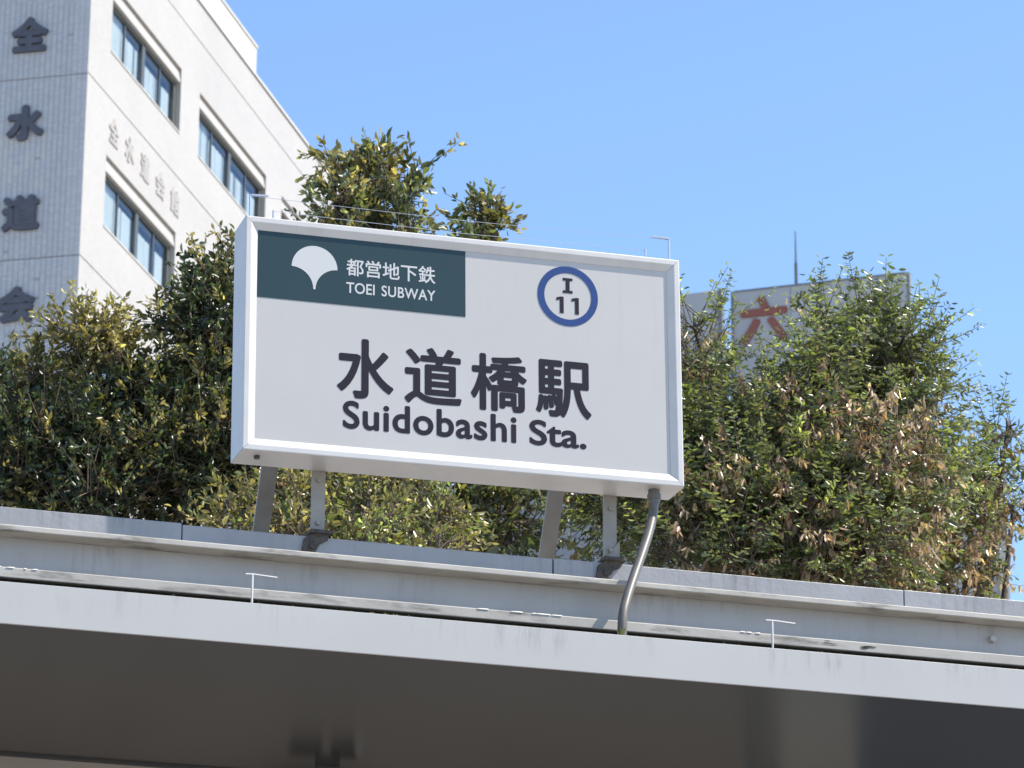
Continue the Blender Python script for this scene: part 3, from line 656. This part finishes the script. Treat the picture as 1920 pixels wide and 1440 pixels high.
def tree(name, label, trunk_px, clumps, pal, dens=1.0, group='trees behind the canopy', brown=0.0, kind='cluster', leaf=0.055, tip=('olive', 0.35), browncl=None):
    """clumps: (px, py, Y, radius in px[, palette, brown]); every clump sits at its own distance"""
    cl = []
    for c in clumps:
        p = at(c[0], c[1], c[2]); r = c[3] / PX(c[2])
        cl.append((np.array(p), r, c[4] if len(c) > 4 and c[4] else pal, c[5] if len(c) > 5 else brown))
    tp = at(*trunk_px); root = empty(name, (tp.x, tp.y, 0), 0, label, 'tree', group); o0 = np.array((tp.x, tp.y, 0))
    # trunk and limbs
    tb = MB(); zs = min(c[0][2] - c[1]*0.3 for c in cl); fork = Vector((0, 0, max(1.2, zs - 1.3)))
    tb.tube([(0, 0, -0.05), (0.02, 0.01, fork.z*0.5), tuple(fork)], [0.10, 0.085, 0.07], 9)
    for p, r, _, _ in cl:
        e = Vector(p - o0); mid = fork.lerp(e, 0.5) + Vector((rnd.uniform(-.1, .1), rnd.uniform(-.1, .1), 0.12))
        tb.tube([fork, mid, e, e + Vector((rnd.uniform(-.3, .3)*r, rnd.uniform(-.3, .3)*r, r*0.7))], [0.034, 0.019, 0.011, 0.004], 6)
    tb.build('trunk', M['bark'], root, smooth=True)
    AB = []; AD = []; AS = []; AL = []; AW = []; AC = []; AK = []; tw = MB()
    for p, r, pl, br in cl:
        ns = max(14, int(dens * 3700 * r * r * (0.62 if r < 0.135 else 1.0)))
        K = max(5, int(34 * r * r / 0.0676)); tu = nrmz(rng.normal(size=(K, 3))); tr_ = r*(0.50 + 0.55*rng.random(K)**0.7)
        tcn = p + tu*tr_[:, None]*np.array([1, 1, 0.95]); ts = rng.uniform(0.035, 0.075, K)*(0.6 + 0.4*min(1, r/0.2))
        tf_ = rng.uniform(0.8, 1.55, K); tbr = (fbm(tcn, 2.3)*0.30 + 0.5 + rng.normal(size=K)*0.22 + (9 if br <= 0 else 0)) < br; tpk = rng.random(K)
        ti = rng.integers(0, K, ns); loose = rng.random(ns) < 0.22
        off_ = rng.normal(size=(ns, 3)); pos = tcn[ti] + off_*ts[ti][:, None]
        lp = p + nrmz(rng.normal(size=(ns, 3)))*(r*(0.2 + 0.6*rng.random(ns)))[:, None]; pos[loose] = lp[loose]
        u = nrmz(pos - p); rad = np.linalg.norm(pos - p, axis=1)
        gd = nrmz(u*0.7 + nrmz(off_)*0.4 + rng.normal(size=(ns, 3))*0.35 + np.array([0, 0, 0.25]))
        fb = fbm(tcn, 2.3)[ti]; isb = tbr[ti] & (rng.random(ns) < 0.9)
        outer = rad / r
        pin = (tpk[ti] < (0.7 if kind == 'pinnate' else 0.0)) & ~isb
        core = loose; 
        for k in range(K):
            e = Vector(tcn[k] - o0); st = Vector(p - o0); md = st.lerp(e, 0.5) + Vector(rng.normal(size=3)*0.02)
            tw.tube([st, md, e, e + Vector(tu[k]*0.05)], [0.007, 0.005, 0.003, 0.0012], 4)
        for i in range(ns):
            if isb[i]:
                n = rng.integers(7, 13); ln = 0.13
                g = nrmz((gd[i]*0.6 + np.array([0, 0, -0.25]))[None])[0]
                t = np.linspace(0.15, 1, n)
                d = nrmz(rng.normal(size=(n, 3))*0.45 + np.array([0, 0, -1.0])); Lf = leaf*rng.uniform(0.9, 1.5, n); Wf = Lf*rng.uniform(0.22, 0.40, n); cu = rng.uniform(-0.3, 0.5, n)
                cb = PALA['brown'][rng.integers(3)]*rng.uniform(0.75, 1.3)
                C = cb*rng.uniform(0.8, 1.25, (n, 1))
            elif pin[i]:
                n = int(rng.integers(6, 10))*2; ln = rng.uniform(0.13, 0.24)
                g = gd[i]; k_ = np.arange(n)//2; t = 0.15 + 0.85*k_/(n/2 - 1 + 1e-6)
                s0 = nrmz(np.cross(g, np.array([0.1, 0.2, 1.0]))[None])[0]
                sd = np.where(np.arange(n) % 2 == 0, 1, -1)[:, None]
                d = nrmz(s0*sd*1.0 + g*0.55 + np.array([0, 0, -0.25]) + rng.normal(size=(n, 3))*0.14); Lf = leaf*rng.uniform(0.75, 1.05, n); Wf = Lf*0.34; cu = rng.uniform(0.0, 0.25, n)
                base = PALA['lime' if rng.random() < 0.25 + 0.35*(fb[i] > 0.1) else 'green'][rng.integers(3)]*rng.uniform(0.75, 1.15); C = base*rng.uniform(0.85, 1.15, (n, 1))
            else:
                n = int(rng.integers(7, 12)); ln = rng.uniform(0.06, 0.13); g = gd[i]; t = np.linspace(0.1, 1, n)
                d = nrmz(rng.normal(size=(n, 3))*0.6 + g*0.75 + np.array([0, 0, -0.12])); Lf = leaf*rng.uniform(0.75, 1.25, n); Wf = Lf*rng.uniform(0.36, 0.50, n); cu = rng.uniform(0.0, 0.3, n)
                pk = tip[0] if ((tpk[ti[i]]*0.999) % 0.5 < tip[1]*0.5 + rng.uniform(-0.04, 0.04)) else pl
                base = PALA[pk][rng.integers(3)]*rng.uniform(0.7, 1.2); C = base*rng.uniform(0.8, 1.25, (n, 1))
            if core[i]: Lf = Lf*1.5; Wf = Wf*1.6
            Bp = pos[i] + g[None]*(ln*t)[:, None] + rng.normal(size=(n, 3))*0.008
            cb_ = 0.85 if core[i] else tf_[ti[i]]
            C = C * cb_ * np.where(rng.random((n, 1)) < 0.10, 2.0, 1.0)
            upv = np.array([0.15, -0.30, 0.35]) + rng.normal(size=(n, 3))*0.8
            S = nrmz(np.cross(d, upv))
            AB.append(Bp); AD.append(d); AS.append(S); AL.append(Lf); AW.append(Wf); AC.append(C); AK.append(cu)
            if not core[i]:
                a = Vector(pos[i] - g*0.10 - o0); e = Vector(pos[i] + g*ln - o0); tw.tube([a, e], [0.003, 0.0014], 3)
    B = np.concatenate(AB) - o0
    leaf_mesh('crown', B, np.concatenate(AD), np.concatenate(AS), np.concatenate(AL), np.concatenate(AW), np.concatenate(AC), root, np.concatenate(AK))
    if tw.f:
        me = bpy.data.meshes.new('twigs'); me.from_pydata(tw.v, [], tw.f); me.update(); me.materials.append(M['twig']); o = bpy.data.objects.new('twigs', me); col.objects.link(o); o.parent = root; tag(o, kind='stuff')
    return len(B)
tot = 0
tot += tree('evergreen_tree', 'evergreen tree with sunlit tops painted olive at the left picture edge below the white building', (110, 1000, 16.75),
  [(20, 790, 16.75, 105), (75, 715, 16.81, 80, 'olive'), (150, 655, 16.75, 68, 'olive'), (190, 640, 16.69, 62, 'olive'), (235, 690, 16.69, 58, 'olive'), (90, 850, 16.63, 130), (210, 800, 16.69, 105), (250, 760, 16.75, 70), (20, 930, 16.57, 110), (180, 930, 16.51, 130), (310, 880, 16.69, 110), (300, 790, 16.87, 60)],  # upper clumps take the olive palette: sunlit tops put into the leaf colour
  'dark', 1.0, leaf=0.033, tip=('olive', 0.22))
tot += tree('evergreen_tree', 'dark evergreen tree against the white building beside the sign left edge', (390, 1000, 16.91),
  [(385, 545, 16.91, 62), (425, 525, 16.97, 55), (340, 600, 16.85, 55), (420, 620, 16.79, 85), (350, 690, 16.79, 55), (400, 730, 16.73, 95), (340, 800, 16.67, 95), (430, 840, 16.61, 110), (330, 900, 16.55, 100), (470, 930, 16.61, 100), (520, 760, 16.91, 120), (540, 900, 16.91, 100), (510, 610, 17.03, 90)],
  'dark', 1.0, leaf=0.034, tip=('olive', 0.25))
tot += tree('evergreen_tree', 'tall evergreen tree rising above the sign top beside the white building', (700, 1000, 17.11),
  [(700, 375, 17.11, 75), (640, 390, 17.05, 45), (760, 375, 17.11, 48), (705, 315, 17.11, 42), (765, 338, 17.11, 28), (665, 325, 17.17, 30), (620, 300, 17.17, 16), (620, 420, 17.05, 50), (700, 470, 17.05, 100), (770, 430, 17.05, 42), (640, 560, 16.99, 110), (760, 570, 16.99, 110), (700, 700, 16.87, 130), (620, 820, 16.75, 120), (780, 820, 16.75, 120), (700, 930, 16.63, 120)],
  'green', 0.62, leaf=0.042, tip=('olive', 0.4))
tot += tree('evergreen_tree', 'small crown of a tree just above the middle of the sign top', (900, 1000, 17.34),
  [(905, 405, 17.34, 38), (915, 396, 17.34, 24), (886, 432, 17.34, 24), (922, 425, 17.34, 22), (885, 505, 17.34, 58), (880, 600, 17.22, 110), (950, 670, 17.22, 105), (900, 760, 17.10, 120), (920, 900, 16.86, 110), (960, 980, 16.62, 90), (840, 960, 16.74, 80)],
  'green', 0.62, leaf=0.042, tip=('olive', 0.4))
tot += tree('olive_shrub', 'yellowish leafy shrub between the sign legs under its left half', (600, 1010, 14.6),
  [(440, 975, 14.6, 52), (500, 950, 14.7, 58), (560, 930, 14.6, 55), (620, 950, 14.6, 60), (560, 1000, 14.4, 60), (690, 960, 14.7, 62), (760, 950, 14.7, 55), (820, 975, 14.7, 55), (690, 1030, 14.4, 70), (820, 1030, 14.5, 60), (450, 1030, 14.4, 60)],
  'olive', 1.15, leaf=0.030, tip=('lime', 0.3), brown=0.15)
tot += tree('mixed_tree', 'broad green tree with withered brown leaves right of the sign', (1560, 1060, 17.0),
  [(1303, 615, 17.2, 46, 'green', 0.14), (1312, 700, 17.1, 60, 'lime', 0.14), (1290, 790, 17.0, 90, 'lime', 0.16), (1340, 870, 16.8, 90, 'green', 0.24), (1395, 810, 17.0, 66, 'green', 0.17), (1420, 840, 16.8, 95, 'green', 0.24),
   (1555, 665, 17.0, 46, 'green', 0.21), (1505, 795, 16.9, 75, 'green', 0.24), (1545, 615, 17.1, 50, 'green', 0.17), (1570, 715, 16.8, 80, 'green', 0.24), (1615, 600, 17.1, 44, 'green', 0.17), (1660, 602, 17.1, 34, 'green', 0.17), (1650, 680, 16.9, 95, 'green', 0.21), (1690, 665, 17.0, 50, 'green', 0.17), (1738, 720, 17.1, 42, 'green', 0.17), (1702, 785, 16.9, 70, 'green', 0.35),
   (1560, 830, 16.6, 110, 'green', 0.35), (1650, 850, 16.5, 105, 'green', 0.50), (1480, 930, 16.4, 105, 'lime', 0.39), (1590, 960, 16.3, 105, 'green', 0.53), (1380, 960, 16.4, 95, 'green', 0.35), (1690, 960, 16.4, 90, 'green', 0.57), (1725, 880, 16.7, 70, 'green', 0.46), (1500, 1040, 16.2, 90, 'lime', 0.46), (1620, 1050, 16.2, 85, 'green', 0.53), (1290, 950, 16.4, 85, 'green', 0.32), (1200, 940, 16.6, 80, 'green', 0.35), (1380, 1040, 16.2, 70, 'green', 0.39), (1260, 1030, 16.2, 60, 'olive', 0.39), (1120, 960, 16.8, 70, 'dark', 0.32), (1100, 800, 17.4, 130), (1190, 725, 17.5, 105)],
  'green', 1.0, kind='pinnate', leaf=0.036, tip=('lime', 0.35))
tot += tree('mixed_tree', 'thin tree with brown drooping leaves at the right picture edge', (1770, 1100, 17.5),
  [(1850, 830, 17.6, 42, 'green', .1), (1890, 800, 17.7, 26, 'green', .0), (1830, 900, 17.5, 55, 'green', .4), (1880, 880, 17.6, 40, 'green', .25), (1860, 960, 17.5, 48, 'green', .6), (1800, 960, 17.4, 55, 'green', .65), (1770, 1050, 17.3, 62, 'green', .6), (1830, 1090, 17.3, 36, 'green', .5), (1900, 950, 17.6, 22, 'dark', .3), (1710, 1060, 17.2, 70, 'green', .5)],
  'green', 0.85, kind='pinnate', leaf=0.036, tip=('olive', 0.3))
import sys; sys.stderr.write('LEAVES %d\n' % tot)
